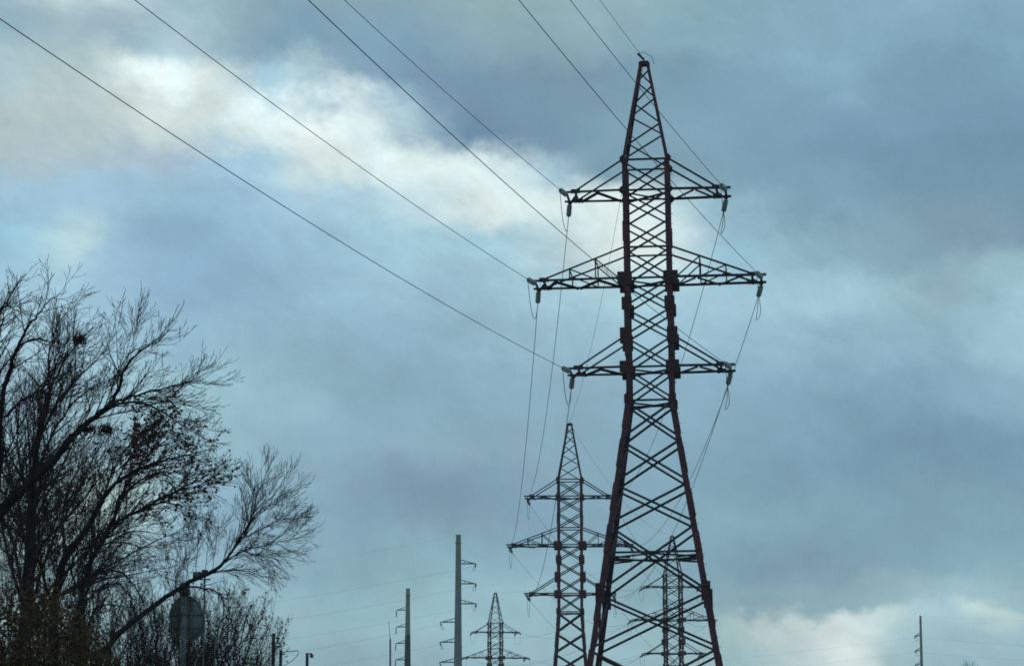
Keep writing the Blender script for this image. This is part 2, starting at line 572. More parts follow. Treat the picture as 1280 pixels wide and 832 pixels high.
    # gusset plates on near and far faces
    for zl, w, h, xo in ((4.0, 0.66, 0.58, 0), (0.0, 0.60, 0.54, 0), (1.4, 0.48, 0.74, -0.02), (2.85, 0.46, 0.60, 0.07), (8.0, 0.36, 0.38, 0), (8.0, 0.30, 0.26, 0), (9.4, 0.26, 0.42, 0), (-1.45, 0.34, 0.62, 0.04)):
        if w == 0.30:
            continue
        for sx in (-1, 1):
            for sy in (-1, 1):
                g = MB()
                z = H0 + zl
                hw = half(z)
                c = Vector((sx * (hw - xo), sy * (hw + 0.085), z))
                # chamfered plate
                ch = 0.03 if zl not in (8.0, 9.4, -1.45) else 0.12
                o = [(-w / 2 + ch, -h / 2), (w / 2 - ch, -h / 2), (w / 2, -h / 2 + ch), (w / 2, h / 2 - ch), (w / 2 - ch, h / 2), (-w / 2 + ch, h / 2), (-w / 2, h / 2 - ch), (-w / 2, -h / 2 + ch)]
                vs = [c + Vector((u, dy, v)) for dy in (-0.012, 0.012) for u, v in o]
                fs = [tuple(range(8)), tuple(range(15, 7, -1))] + [(k, k + 8, (k + 1) % 8 + 8, (k + 1) % 8) for k in range(8)]
                g.add(vs, fs)
                for u, v in ((-.3, -.3), (.3, -.3), (.3, .3), (-.3, .3), (0, .3), (0, -.3)):
                    g.box(c + Vector((u * w, sy * 0.02, v * h)), 0.035, 0.03, 0.035)
                g.build('gusset_plate', plate_m, root)
    if len(lower) > 4:
        for z in (lower[-4] - 0.0,):
            pass
        z = lower[-5] if len(lower) > 5 else lower[1]
        for i in range(4):
            g = MB()
            c = cor(i, z)
            sx, sy = ((-1, -1), (1, -1), (1, 1), (-1, 1))[i]
            g.box(c + Vector((-sx * 0.06, sy * 0.09, 0)), 0.40, 0.024, 0.85)
            g.box(c + Vector((sx * 0.09, -sy * 0.06, 0)), 0.024, 0.40, 0.85)
            g.build('gusset_plate', plate_m, root)
    # crossarms
    arms = {}
    for zl, tip in ((8.0, 3.78), (4.0, 5.26), (0.0, 3.78)):
        for sx in (-1, 1):
            mb = MB()
            z = H0 + zl
            zt = z + 1.4
            AW = 0.088 * thick
            kx = tip - 0.62           # where the top chords land
            for sy in (-1, 1):
                yb, yt = sy * a, sy * 0.86
                n_ = Vector((0, sy, 0))
                mb.angle((sx * (a - .1), yb, z), (sx * tip, yt, z), n_, AW * 1.1, off=0.12)
                mb.angle((sx * a, yb, zt), (sx * kx, sy * 0.88, z + 0.06), n_, AW * 0.85, off=0.09)

                def low(x):
                    return Vector((sx * x, sy * (a + (0.86 - a) * (x - a) / (tip - a)), z))

                def top(x):
                    t = (x - a) / (kx - a)
                    return Vector((sx * x, sy * (a + (0.88 - a) * t), zt + (z + 0.06 - zt) * t))
                if tip > 4.5:
                    x1, x2 = a + (kx - a) * 0.36, a + (kx - a) * 0.68
                    mb.angle(low(x1), top(x1), n_, AW * .6, off=0.05)
                    mb.angle(low(x2), top(x2), n_, AW * .6, off=0.05)
                    mb.angle(low(a + .25), top(x1), n_, AW * .6, off=0.03)
                    mb.angle(low(x1), top(x2), n_, AW * .6, off=0.03)
            # bottom plane zigzag of heavier angles
            if tip > 4.5:
                xs = [a + 0.15, a + 1.15, a + 2.15, a + 3.1, tip - 0.62]
            else:
                xs = [a + 0.15, a + 1.15, tip - 0.75]

            def bp(x, sy):
                return Vector((sx * x, sy * (a + (0.86 - a) * (x - a) / (tip - a)), z))
            s0 = 1
            for q in range(len(xs) - 1):
                mb.angle(bp(xs[q], s0), bp(xs[q + 1], -s0), (0, 0, 1), AW * 1.05, off=-0.02)
                s0 = -s0
            for x in (tip - 0.62, tip - 0.22):
                mb.angle(bp(x, -1), bp(x, 1), (0, 0, 1), AW * 1.2, off=-0.03)
            mb.angle(bp(tip - .62, -1), bp(tip - .22, 1), (0, 0, 1), AW * .9, off=-0.14)
            # top plane struts
            if tip > 4.5:
                for fr in (0.36, 0.68):
                    x = a + (kx - a) * fr
                    zz = zt + (z + .06 - zt) * fr
                    yy = a + (0.88 - a) * fr
                    mb.angle((sx * x, -yy, zz), (sx * x, yy, zz), (0, 0, 1), AW * .6, off=-0.02)
            # tip plates
            for sy in (-1, 1):
                mb.box((sx * (tip - 0.62), sy * 0.99, z + 0.03), 0.42, 0.022, 0.20)
                mb.box((sx * (tip - 0.22), sy * 0.90, z - 0.10), 0.16, 0.20, 0.03)
            arm = mb.build('crossarm', brace_m, root)
            arms[(zl, sx)] = arm
    bpy.context.view_layer.update()
    root['_dummy'] = 0
    del root['_dummy']
    mw = Matrix.Translation(Vector(loc)) @ Matrix.Rotation(-psi, 4, 'Z') @ Matrix.Rotation(tilt, 4, 'Y')
    return dict(root=root, mw=mw, arms=arms, H0=H0)


TIPX = {8.0: 3.56, 4.0: 5.04, 0.0: 3.56}
HANG = {}


def string_mesh(p0, p1, mats_parent, inv, discs=9):
    """dead-end insulator string from p0 to p1 in world space, parented to a crossarm"""
    a, b = inv @ p0, inv @ p1
    d = (b - a).normalized()
    L_ = (b - a).length
    g = MB()
    n = discs
    start = 0.22
    pitch = (L_ - 0.42) / n
    k = MB()
    k.tube([a, a + d * (start + 0.02)], 0.025, 6)
    k.tube([b - d * 0.22, b], 0.035, 6)
    for q in range(n):
        t = start + q * pitch
        g.tube2(a + d * t, d, [(0.035, 0.045), (0.045, 0.10), (0.060, 0.120), (0.070, 0.120), (0.066, 0.10), (0.078, 0.045)], 14)
        k.tube2(a + d * t, d, [(0, 0.035), (0.006, 0.047), (0.045, 0.047), (0.10, 0.022), (pitch, 0.022)], 8)
    s = k.build('insulator_string', M['cap_steel'], mats_parent)
    return s, g


def wire(name, label, p0, p1, sag, r, group, n=40, cat='power cable'):
    mb = MB()
    base = Vector((0, 0, 0))
    pts = []
    for i in range(n + 1):
        t = i / n
        p = p0.lerp(p1, t)
        p.z -= 4 * sag * t * (1 - t)
        pts.append(p)
    org = p0.copy()
    mb.tube([p - org for p in pts], r, 5)
    o = mb.build(name, M['wire'], smooth=True)
    o.location = org
    tag(o, label, cat, group)
    return o


def strain(T, zl, sx, sy, target, sag, droop=0.0, length=1.5):
    """insulator string at an arm tip towards target, returns world end point"""
    p0 = T['mw'] @ Vector((sx * TIPX[zl], sy * 0.93, T['H0'] + zl - 0.12))
    d = target - p0
    hl = math.hypot(d.x, d.y)
    slope = (d.z / hl) - 4 * sag / hl - droop
    v = Vector((d.x / hl, d.y / hl, slope)).normalized()
    p1 = p0 + v * length
    inv = T['mw'].inverted()
    s, g = string_mesh(p0, p1, T['arms'][(zl, sx)], inv)
    g.build('insulator_disc', M['glass'], T['arms'][(zl, sx)], smooth=True)
    return p1, v


def jumper(T, zl, sx, e0, e1, drop=1.25):
    inv = T['mw'].inverted()
    a, b = inv @ e0, inv @ e1
    pts = []
    for i in range(21):
        t = i / 20
        p = a.lerp(b, t)
        w = 1 - abs(2 * t - 1) ** 2.6
        p.z = p.z - drop * w - 0
        # legs of the loop close up below
        m = (a + b) / 2
        p.x += (m.x - p.x) * 0.15 * w + (sx * 0.13 * math.sin(2 * math.pi * t) * w if sx > 0 else 0)
        pts.append(p)
    mb = MB()
    mb.tube(pts, 0.014, 5)
    mb.build('jumper_loop', M['wire'], T['arms'][(zl, sx)], smooth=True)


LV = {8.0: 'upper', 4.0: 'middle', 0.0: 'lower'}
SD = {-1: 'left', 1: 'right'}
near_m = (M['leg_paint'], M['brace_steel'], M['plate_paint'])
far_m = (M['leg_paint'], M['brace_steel'], M['far_red'])

H1 = 20.0
low1 = [0.0, 4.4, 7.5, 9.95, 12.95, 14.8, 16.75, 18.5]
T1 = pylon('nearest and tallest dark red lattice pylon with six crossarms', (6.42, 120.0, 0.0), math.radians(5.3), -0.012, H1, 0.154, near_m, low1, 1.08)
H2 = 17.45
low2 = [0.0, 2.3, 4.4, 6.4, 8.3, 10.2, 12.0, 13.85, 16.0]
low2 = [0.0, 2.6, 4.9, 7.0, 9.0, 10.9, 12.65, 14.3, 16.0]
T2 = pylon('second lattice pylon, standing just left of the nearest pylon', (4.80, 224.4, 0.0), math.radians(2.0), 0.0, H2 + 0.05, 0.072, far_m, low2, 1.15)
T3 = pylon('third lattice pylon, seen through the legs of the nearest pylon', (19.55, 330.0, 0.0), math.radians(-7.0), -0.003, H2 + 0.5, 0.072, far_m, low2, 1.1)
T4 = pylon('farthest small lattice pylon, between the tall grey pole and second pylon', (-2.62, 429.4, 0.0), math.radians(-12.0), 0.0, H2 + 0.8, 0.072, far_m, low2, 1.05)

# previous span support lies behind the photographer, to the left
psi0 = math.radians(1.6)
L0, az0 = 145.3, 0.2201
T0c = Vector((6.1 - L0 * math.sin(az0), 120 - L0 * math.cos(az0), H1 + 1.04 - 0.2))
SAG0, SAG1 = 2.02, 2.9


def t0pt(x, y, z):
    return T0c + Vector((x * math.cos(psi0) + y * math.sin(psi0), -x * math.sin(psi0) + y * math.cos(psi0), z))


def tip(T, zl, sx, sy):
    return T['mw'] @ Vector((sx * TIPX[zl], sy * 0.93, T['H0'] + zl - 0.12))


ends = {}
RW = 0.013
for zl in (8.0, 4.0, 0.0):
    for sx in (-1, 1):
        # incoming span over the photographer
        tgt = t0pt(sx * TIPX[zl], 1, zl)
        e_in, _ = strain(T1, zl, sx, -1, tgt, SAG0)
        wire('conductor', f'near cable from the top edge to the {LV[zl]} {SD[sx]} arm of the nearest pylon', tgt, e_in, SAG0, RW, 'cables coming in over the camera', 48)
        # spans between pylons
        prev_in = e_in
        for A, B, nm, sg in ((T1, T2, 'first', SAG1), (T2, T3, 'second', 2.6), (T3, T4, 'third', 2.6)):
            ta, tb = tip(A, zl, sx, 1), tip(B, zl, sx, -1)
            ea, _ = strain(A, zl, sx, 1, tb, sg, 0.06)
            eb, _ = strain(B, zl, sx, -1, ta, sg, 0.06)
            jumper(A, zl, sx, prev_in, ea, (1.15 if sx < 0 else 1.5) if A is T1 else 1.5)
            prev_in = eb
            names = {'first': ('nearest pylon', 'second pylon'), 'second': ('second pylon', 'third pylon'), 'third': ('third pylon', 'farthest pylon')}[nm]
            wire('conductor', f'thin cable from {LV[zl]} {SD[sx]} arm of {names[0]} to {names[1]}', ea, eb, sg, 0.015 if nm == 'first' else 0.013, f'cables between the {names[0]} and the {names[1]}', 28)
        # dead end of the last pylon
        ta = tip(T4, zl, sx, 1)
        e4, _ = strain(T4, zl, sx, 1, ta + Vector((-22, 95, 0)), 2.6, 0.08)
        jumper(T4, zl, sx, prev_in, e4, 1.5)

ptop = [T['mw'] @ Vector((0, 0, T['H0'] + 14.25)) for T in (T1, T2, T3, T4)]
wire('earth_wire', 'thin earth wire from the top edge to the peak of the nearest pylon', t0pt(0, 0, 14.25), ptop[0] + Vector((0, -.1, 0)), SAG0 * .7, 0.011, 'earth wires', 48)
for i, (a_, b_) in enumerate((('nearest pylon', 'second pylon'), ('second pylon', 'third pylon'), ('third pylon', 'farthest pylon'))):
    wire('earth_wire', f'faint earth wire between the peaks of the {a_} and {b_}', ptop[i] + Vector((0, .1, 0)), ptop[i + 1], 2.0, 0.010, 'earth wires', 28)
# earth wire fittings: small clamp with jumper on the first peak
mb = MB()
t = Vector((0, 0, H1 + 14.25))
mb.tube([t + Vector((-.02, -.15, 0)), t + Vector((-.25, -.55, .16))], 0.05, 6)
mb.tube([t + Vector((-.25, -.55, .16)), t + Vector((0, -.3, .30)), t + Vector((.35, 0, .15)), t + Vector((.45, .2, -.15))], 0.012, 5)
mb.build('earth_wire_clamp', M['pole_arm'], T1['root'])


# ------------------------------------------------------------------ steel monopoles
def monopole(label, base, H, r0, r1, arms, dark_from=None, azr=0.0, group='slim grey pylon poles'):
    root = thing('transmission_pole', label, 'pole', base, azr, 0, group)
    mb = MB()
    split = dark_from if dark_from else 0.0

    def rr(z):
        return r0 + (r1 - r0) * z / H
    zs = [z for z in np.linspace(split, H, 5)]
    mb.tube([(0, 0, z) for z in zs], [rr(z) for z in zs], 12)
    for z in (H - 1.2,):
        mb.tube([(0, 0, z - .06), (0, 0, z + .06)], rr(z) + 0.12, 12)
    mb.build('shaft', M['pole_grey'], root)
    if dark_from:
        mb = MB()
        mb.tube([(0, 0, 0), (0, 0, split)], [rr(0) + .02, rr(split) + .02], 12)
        mb.build('lower_shaft', M['pole_dark'], root)
    fb = MB()
    fb.tube([(0, 0, 0.0), (0, 0, .35)], r0 + .5, 12)
    fb.build('footing', M['concrete'], root)
    tips = []
    for (z, sx, ln, kind) in arms:
        ab = MB()
        x0 = sx * rr(z) * .9
        x1 = sx * (rr(z) + ln)
        ab.angle((x0, .0, z), (x1, 0, z), (0, -1, 0), 0.16, off=0.03)
        ab.angle((x0, .0, z + .55), (x0 + (x1 - x0) * .85, 0, z + .05), (0, -1, 0), 0.11)
        for q in (.25, .5):
            xq = x0 + (x1 - x0) * q
            ab.angle((xq, 0, z), (xq, 0, z + .55 * (1 - q / .85)), (0, -1, 0), 0.07)
        arm = ab.build('crossarm', M['pole_arm'], root)
        ib = MB()
        if kind == 'loop':
            # strain strings and a jumper loop
            ib.tube([(x1, -.1, z - .05), (x1 - .1 * sx, -1.2, z - .35)], 0.10, 8)
            ib.tube([(x1, .1, z - .05), (x1 - .1 * sx, 1.2, z - .35)], 0.10, 8)
            ib.tube([(x1 - .12 * sx - .0, -1.2, z - .35), (x1 - .5 * sx, -.5, z - .95), (x1 - .35 * sx, 0, z - 1.1), (x1 - .1 * sx, .5, z - .9), (x1 - .1 * sx, 1.2, z - .35)], 0.03, 5)
        else:
            ib.tube2(Vector((x1, 0, z)), Vector((0, 0, -1)), [(0, .03), (.15, .03)] + [(.15 + k * .1 + d_, (.12 if d_ else .05)) for k in range(9) for d_ in (0, .05)] + [(1.3, .03)], 8)
        ib.build('insulator_string', M['cap_steel'], arm)
        tips.append(root.matrix_basis @ Vector((x1, 0, z - .35 if kind == 'loop' else z - 1.3)))
    return root, tips


def base_of(x, y, Y):
    p = at(x, y, Y)
    return Vector((p.x, p.y, 0)), p.z


bA, HA = base_of(573, 668, 395)


def zof(x, y, Y):
    return at(x, y, Y).z


armsA = [(zof(573, y, 395), 1, 2.15, 'loop') for y in (704, 729, 754)] + [(zof(573, y, 395), -1, 2.05, 'loop') for y in (777, 802, 827)]
pA, tA = monopole('tallest grey tapered steel pole with short arms on both sides', bA, HA, 0.84, 0.37, armsA)
bB, HB = base_of(510, 735, 480)
armsB = [(zof(510, y, 480), -1, 1.6, 'hang') for y in (762, 783, 803.5, 824)]
pB, tB = monopole('shorter grey pole with dark lower half and four left arms', bB, HB, 0.86, 0.36, armsB, dark_from=zof(510, 793, 480))
bC, HC = base_of(1150.5, 769, 535)
armsC = [(zof(1150, y, 535), -1, 0.9, 'loop') for y in (794, 812.5, 830)]
pC, tC = monopole('lone slim pole at the lower right under the pale cloud', bC, HC, 0.52, 0.20, armsC)

# cables of the monopole line
G = 'faint cables of the grey pole line'
ys = ['top right', 'middle right', 'bottom right', 'top left', 'middle left', 'bottom left']
for k, p in enumerate(tA):
    q = at(-60, 762 + (p.z - tA[0].z) * -8.6, 420)
    q = Vector((-86.0, 425.0, p.z - 7.6))
    wire('conductor', f'faint cable from {ys[k]} arm of the tallest grey pole to the left', p + Vector((-.2, 0, 0)), q, 1.7, 0.010, G, 24)
    q = Vector((p.x + 26, 240.0, p.z - 26))
wire('earth_wire', 'faint earth wire from the top of the tallest grey pole to the left', Vector((bA.x, bA.y, HA)), Vector((-86, 425, HA - 7.5)), 1.6, 0.006, G, 24)
for k, p in enumerate(tC):
    lv = ('top', 'middle', 'bottom')[k]
    wire('conductor', f'faint cable running left from the {lv} arm of the lower right pole', p, Vector((-150, 760, p.z - 1.0)), 5.0, 0.009, G, 30)
    wire('conductor', f'faint cable running right from the {lv} arm of the lower right pole', p + Vector((.2, 0, 0)), Vector((190, 500, p.z - 3.2)), 2.2, 0.010, G, 24)
wire('earth_wire', 'faint earth wire from the top of the lower right pole to the right', Vector((bC.x, bC.y, HC)), Vector((190, 500, HC - 2)), 1.6, 0.006, G, 24)

# thin lightning mast left of pole B
bM, HM = base_of(486.3, 776, 470)
mb = MB()
hm = zof(487.5, 798, 470)
mb.tube([(0, 0, 0), (-.2, 0, hm)], [0.24, 0.14], 8)
mb.tube([(-.2, 0, hm - .2), (-.45, 0, HM)], [0.06, 0.035], 6)
mst = mb.build('lightning_mast', M['pole_dark'])
mst.location = (at(489, 832, 470).x, 470, 0)
tag(mst, 'thin dark mast with a whip tip, left of the shorter grey pole', 'mast')


# ------------------------------------------------------------------ small lamp poles by the bush
def small_pole(x, y, Y, label, cat, bracket):
    b, H = base_of(x, y, Y)
    root = thing('utility_pole' if bracket != 'lamp' else 'street_lamp', label, cat, b, 0, 0, None)
    mb = MB()
    mb.tube([(0, 0, 0), (0, 0, H * .5), (0, 0, H)], [.15, .12, .09], 8)
    mb.build('shaft', M['pole_dark'], root)
    br = MB()
    if bracket == 'lamp':
        br.box((.10, 0, H - .02), .42, .16, .07)
        br.box((.27, 0, H - .16), .20, .14, .20)
        br.build('lamp_head', M['pole_dark'], root)
    elif bracket == 'long':
        br.tube([(0, 0, H - .12), (1.0, 0, H - .02), (1.02, 0, H - .2)], .025, 5)
        br.tube([(1.02, 0, H - .2), (.75, 0, H - .55), (0, 0, H - 1.0)], .022, 5)
        br.build('bracket', M['pole_dark'], root)
    else:
        br.box((.22, 0, H - .72), .45, .07, .07)
        br.build('bracket', M['pole_dark'], root)


small_pole(342, 791, 150, 'dark utility pole at the right edge of the bare bush, leftmost of three', 'utility pole', 'short')
small_pole(351, 812, 158, 'dark utility pole with a long bracket, middle of three by the bush', 'utility pole', 'long')
small_pole(384, 816, 165, 'small dark lamp pole standing clear to the right of the bush', 'street lamp', 'lamp')


# ------------------------------------------------------------------ round sign seen from behind
def sign():
    Y = 58.0
    b, _ = base_of(229, 800, Y)
    root = thing('round_sign', 'grey back of a round sign on a post under the leaning branch', 'sign', b, math.radians(14), 0)
    S = Y / F
    z0 = zof(231, 770, Y)
    mb = MB()
    n = 40

    def disc(cx, cz, y, rx, rz, th=.025, lip=True):
        for yy, sc in ((y, 1.0),):
            vs = [Vector((cx + rx * math.cos(2 * math.pi * k / n), yy + s_ * th, cz + rz * math.sin(2 * math.pi * k / n))) for s_ in (0, 1) for k in range(n)]
            fs = [tuple(range(n)), tuple(range(2 * n - 1, n - 1, -1))] + [(k, k + n, (k + 1) % n + n, (k + 1) % n) for k in range(n)]
            mb.add(vs, fs)
        if lip:
            pts = [Vector((cx + rx * math.cos(2 * math.pi * k / n), y - .01, cz + rz * math.sin(2 * math.pi * k / n))) for k in range(n + 1)]
            mb.tube(pts, .014, 6, cap=False)
    R = 0.37
    disc(.06, z0, .10, .35, .435)
    mb.build('sign_plate', M['sign_back'], root, smooth=False)
    mb = MB()
    disc(.18, z0 - .10, .16, .29, .39)
    mb.build('second_plate', M['sign_post'], root)
    mb = MB()
    mb.tube([(0, 0, 0), (0, 0, z0 + .50)], .065, 12)
    mb.build('post', M['sign_post'], root, smooth=True)
    mb = MB()
    mb.tube([(0, 0, z0 + .44), (0, 0, z0 + .50), (0, 0, z0 + .68), (0, 0, z0 + .72)], [.09, .115, .11, .07], 12)
    mb.build('post_cap', M['dark_box'], root, smooth=True)
    mb = MB()
    mb.box((.06, .07, z0 + .06), .64, .03, .035)
    mb.box((.06, .07, z0 - .22), .60, .03, .035)
    mb.box((.17, .065, z0 + .02), .05, .04, .72)
    for z in (z0 + .06, z0 - .22, z0 + .30):
        mb.tube([(0, 0, z - .03), (0, 0, z + .03)], .078, 10)
    mb.build('bracket', M['sign_post'], root)
    # small camera-like box on a thin mast behind
    b2, _ = base_of(249, 740, 60.0)
    r2 = thing('signal_box', 'small dark boxes on a thin mast above the leaning branch', 'signal box', b2, math.radians(-8))
    mb = MB()
    zt = zof(249, 717, 60)
    mb.tube([(0.12, 0, 0), (0.12, 0, zt)], .02, 8)
    mb.build('mast', M['sign_post'], r2)
    mb = MB()
    mb.box((-.05, 0, zt - .03), .17, .14, .15)
    mb.box((.12, 0, zt + .03), .12, .12, .12)
    mb.box((.08, 0, zt - .12), .34, .04, .025)
    mb.build('housing', M['dark_box'], r2)
    mb = MB()
    mb.tube2(Vector((-.05, -.08, zt - .01)), Vector((0, -1, 0)), [(0, .055), (.05, .055), (.055, .03)], 12)
    mb.build('lens', M['sign_back'], r2)


sign()


# ------------------------------------------------------------------ bare trees
class Tree:
    def __init__(s, seed, nseg=4):
        s.rng = random.Random(seed)
        s.limb = MB()
        s.twig = MB()
        s.leaf = MB()
        s.tips = []
        s.rk = .5

    def add_leaf(s, p, size):
        r = s.rng
        a = Vector((r.uniform(-1, 1), r.uniform(-1, 1), r.uniform(-1, .2))).normalized()
        b = a.orthogonal().normalized()
        b = (b + a.cross(b) * r.uniform(-1, 1)).normalized()
        l, w = size * r.uniform(.7, 1.3), size * r.uniform(.25, .45)
        c = a.cross(b) * w * .4
        s.leaf.add([p, p + a * l * .5 + b * w + c, p + a * l, p + a * l * .5 - b * w + c], [(0, 1, 2, 3)])

    def grow(s, p, d, length, r0, level, upb=.10, side=None, leaf=0.0):
        """one branch, its side shoots and so on"""
        r = s.rng
        n = 7 if level <= 1 else (5 if level == 2 else 3)
        st = length / n
        pts = [p.copy()]
        rs = [r0]
        cur = Vector(d).normalized()
        wander = .07 if level < 2 else .06
        for i in range(n):
            cur = (cur + Vector((r.gauss(0, wander), r.gauss(0, wander), r.gauss(0, wander) + upb))).normalized()
            p = p + cur * st
            pts.append(p.copy())
            rs.append(max(r0 * (1 - .82 * (i + 1) / n), .0030))
        (s.limb if level <= 1 and r0 > .02 else s.twig).tube(pts, rs, 6 if r0 > .03 else (4 if r0 > .012 else 3), cap=False)
        if leaf and level >= 2:
            for q in pts[1:]:
                if r.random() < leaf:
                    s.add_leaf(q, .07)
        s.shoots(pts, rs, length, level, upb, leaf)

    def shoots(s, pts, rs, length, level, upb, leaf, t0=.12, spacing=None, clen=None, ang=(15, 44)):
        r = s.rng
        if level >= 4 or length < .24:
            return
        sp = (spacing * .58) if spacing else {0: .20, 1: .12, 2: .09, 3: .09}[level]
        cum = [0]
        for i in range(len(pts) - 1):
            cum.append(cum[-1] + (pts[i + 1] - pts[i]).length)
        tot = cum[-1]
        t = tot * t0 + r.uniform(0, sp)
        sgn = 1
        while t < tot * .97:
            k = max(j for j in range(len(cum)) if cum[j] <= t)
            k = min(k, len(pts) - 2)
            fr = (t - cum[k]) / max(cum[k + 1] - cum[k], 1e-6)
            q = pts[k].lerp(pts[k + 1], fr)
            dd = (pts[k + 1] - pts[k]).normalized()
            o = dd.orthogonal().normalized()
            w = dd.cross(o)
            ph = r.uniform(0, 2 * math.pi)
            o = o * math.cos(ph) + w * math.sin(ph)
            an = math.radians(r.uniform(*ang))
            nd_ = dd * math.cos(an) + o * math.sin(an)
            rem = 1 - t / tot
            base = clen * 1.15 if clen else length * .5
            ln = base * (.38 + .62 * min(1, rem * 1.5)) * r.uniform(.6, 1.2)
            rr = (rs[k] + (rs[k + 1] - rs[k]) * fr)
            cr = max(min(rr * .62, .005 + ln * .009), .0034)
            s.grow(q, nd_, ln, cr, level + 1, upb, leaf=leaf)
            t += sp * r.uniform(.6, 1.4)

    def guide(s, pix, Y, dy=0.0, clen=None, spacing=None, upb=.05, leaf=0.0, t0=.1, level=0, ang=(18, 42)):
        """main limb through real points; pix = (x, y, radius)"""
        r = s.rng
        P, R = [], []
        n = len(pix)
        for i, (x, y, rad) in enumerate(pix):
            P.append(at(x, y, Y + dy * i / max(1, n - 1)))
            R.append(rad)
        # smooth subdivision (Catmull-Rom) with a little wander
        pts, rs = [], []
        for i in range(n - 1):
            p0, p1, p2, p3 = P[max(i - 1, 0)], P[i], P[i + 1], P[min(i + 2, n - 1)]
            for k in range(4):
                t = k / 4
                q = 0.5 * ((2 * p1) + (p2 - p0) * t + (2 * p0 - 5 * p1 + 4 * p2 - p3) * t * t + (3 * p1 - p0 - 3 * p2 + p3) * t ** 3)
                q = q + Vector((r.gauss(0, .009), r.gauss(0, .02), r.gauss(0, .009)))
                pts.append(q)
                rs.append(R[i] + (R[i + 1] - R[i]) * t)
        pts.append(P[-1])
        rs.append(R[-1])
        rs = [q * s.rk for q in rs]
        s.limb.tube(pts, rs, 9 if R[0] > .06 else 6)
        tot = sum((pts[i + 1] - pts[i]).length for i in range(len(pts) - 1))
        s.shoots(pts, rs, tot, level, upb, leaf, t0, spacing, clen, ang)

    def done(s, name, label, cat, base, group=None):
        root = thing(name, label, cat, base, 0, 0, group)
        off = Vector(base)
        for mbx, nm, m in ((s.limb, 'trunk', M['bark']), (s.twig, 'crown', M['twig']), (s.leaf, 'leaves', M['dead_leaf'])):
            if mbx.v:
                mbx.v = [v - off for v in mbx.v]
                mbx.build(nm, m, root, smooth=(nm == 'trunk'))
        return root


def gpx(Y):
    return YH + CAMZ * F / Y


TG = 'bare trees at the left'
# A: big tree whose trunk leaves the frame at the left
Y = 42.0
t = Tree(11)
t.guide([(-75, gpx(Y), .34), (-68, 940, .30), (-52, 800, .26), (-30, 700, .22), (0, 640, .17), (30, 610, .14), (60, 582, .12), (101, 536, .095), (132, 510, .07), (147, 488, .05), (156, 460, .036), (176, 438, .022), (206, 418, .008)], Y, -1.5, clen=1.5, spacing=.32, t0=.45)
t.guide([(132, 510, .05), (150, 500, .045), (170, 493, .036), (210, 484, .022), (238, 476, .014), (262, 456, .006)], Y - 1.2, -1, clen=1.1, spacing=.22)
t.guide([(101, 536, .06), (140, 508, .045), (172, 503, .034), (205, 515, .026), (235, 535, .016), (262, 552, .006)], Y - .8, 1.5, clen=1.2, spacing=.22, upb=.04)
t.guide([(147, 488, .03), (150, 462, .022), (165, 440, .016), (188, 430, .01), (222, 432, .005)], Y - 1.2, .8, clen=.9, spacing=.2)
t.guide([(-45, 780, .17), (-25, 700, .15), (-8, 640, .12), (0, 575, .10), (0, 528, .085), (7, 481, .07), (14, 455, .06), (22, 432, .05), (37, 406, .036), (50, 390, .024), (64, 374, .014), (84, 364, .005)], Y, -2.5, clen=1.35, spacing=.28, t0=.35)
t.guide([(7, 520, .05), (28, 500, .042), (50, 487, .034), (66, 462, .024), (82, 432, .016), (100, 400, .006)], Y - 1, -1, clen=1.0, spacing=.2)
t.guide([(20, 436, .035), (40, 424, .028), (62, 427, .02), (96, 428, .012), (118, 412, .005)], Y - 1.5, 1.0, clen=.8, spacing=.17, upb=.12)
t.guide([(-60, 560, .08), (-40, 460, .06), (-15, 408, .04), (4, 382, .025), (20, 360, .014), (33, 342, .005)], Y, 1.5, clen=.95, spacing=.22)
t.guide([(-40, 470, .05), (-25, 420, .035), (0, 385, .022), (22, 388, .012), (46, 396, .005)], Y, -1, clen=.9, spacing=.2)
t.guide([(-55, 620, .08), (-30, 540, .06), (-12, 470, .045), (-2, 420, .03), (8, 385, .015), (14, 360, .006)], Y, 2.0, clen=1.0, spacing=.24)
t.done('bare_tree', 'big bare tree with thick limbs reaching in from the left edge', 'tree', (at(-75, 900, Y).x, Y, 0), TG)
# A': fan of upright branches in the middle of the left crown
Y = 45.0
t = Tree(23)
t.guide([(15, gpx(Y), .22), (20, 900, .18), (32, 760, .15), (38, 640, .12), (42, 590, .10), (46, 555, .085), (52, 520, .065), (61, 490, .05), (76, 460, .034), (95, 432, .018), (122, 404, .006)], Y, -1, clen=1.25, spacing=.24, t0=.45)
t.guide([(44, 575, .07), (54, 530, .055), (62, 495, .045), (60, 455, .032), (66, 425, .02), (76, 392, .006)], Y - .6, -1.5, clen=1.1, spacing=.2)
t.guide([(46, 555, .06), (66, 515, .05), (85, 485, .04), (108, 462, .025), (128, 442, .014), (142, 428, .005)], Y - .6, 1.5, clen=1.1, spacing=.18)
t.guide([(40, 610, .06), (58, 560, .05), (78, 522, .04), (104, 492, .026), (128, 478, .012), (146, 472, .005)], Y - .4, 1, clen=1.0, spacing=.18)
t.guide([(38, 640, .05), (28, 590, .04), (22, 540, .032), (26, 500, .02), (34, 470, .008)], Y, -1, clen=1.0, spacing=.2)
t.guide([(30, 760, .06), (12, 700, .05), (4, 650, .035), (10, 600, .02), (14, 560, .006)], Y, 1, clen=1.0, spacing=.2)
t.done('bare_tree', 'slender bare tree with an upright fan of branches behind the thick limb', 'tree', (at(15, 900, Y).x, Y, 0), TG)
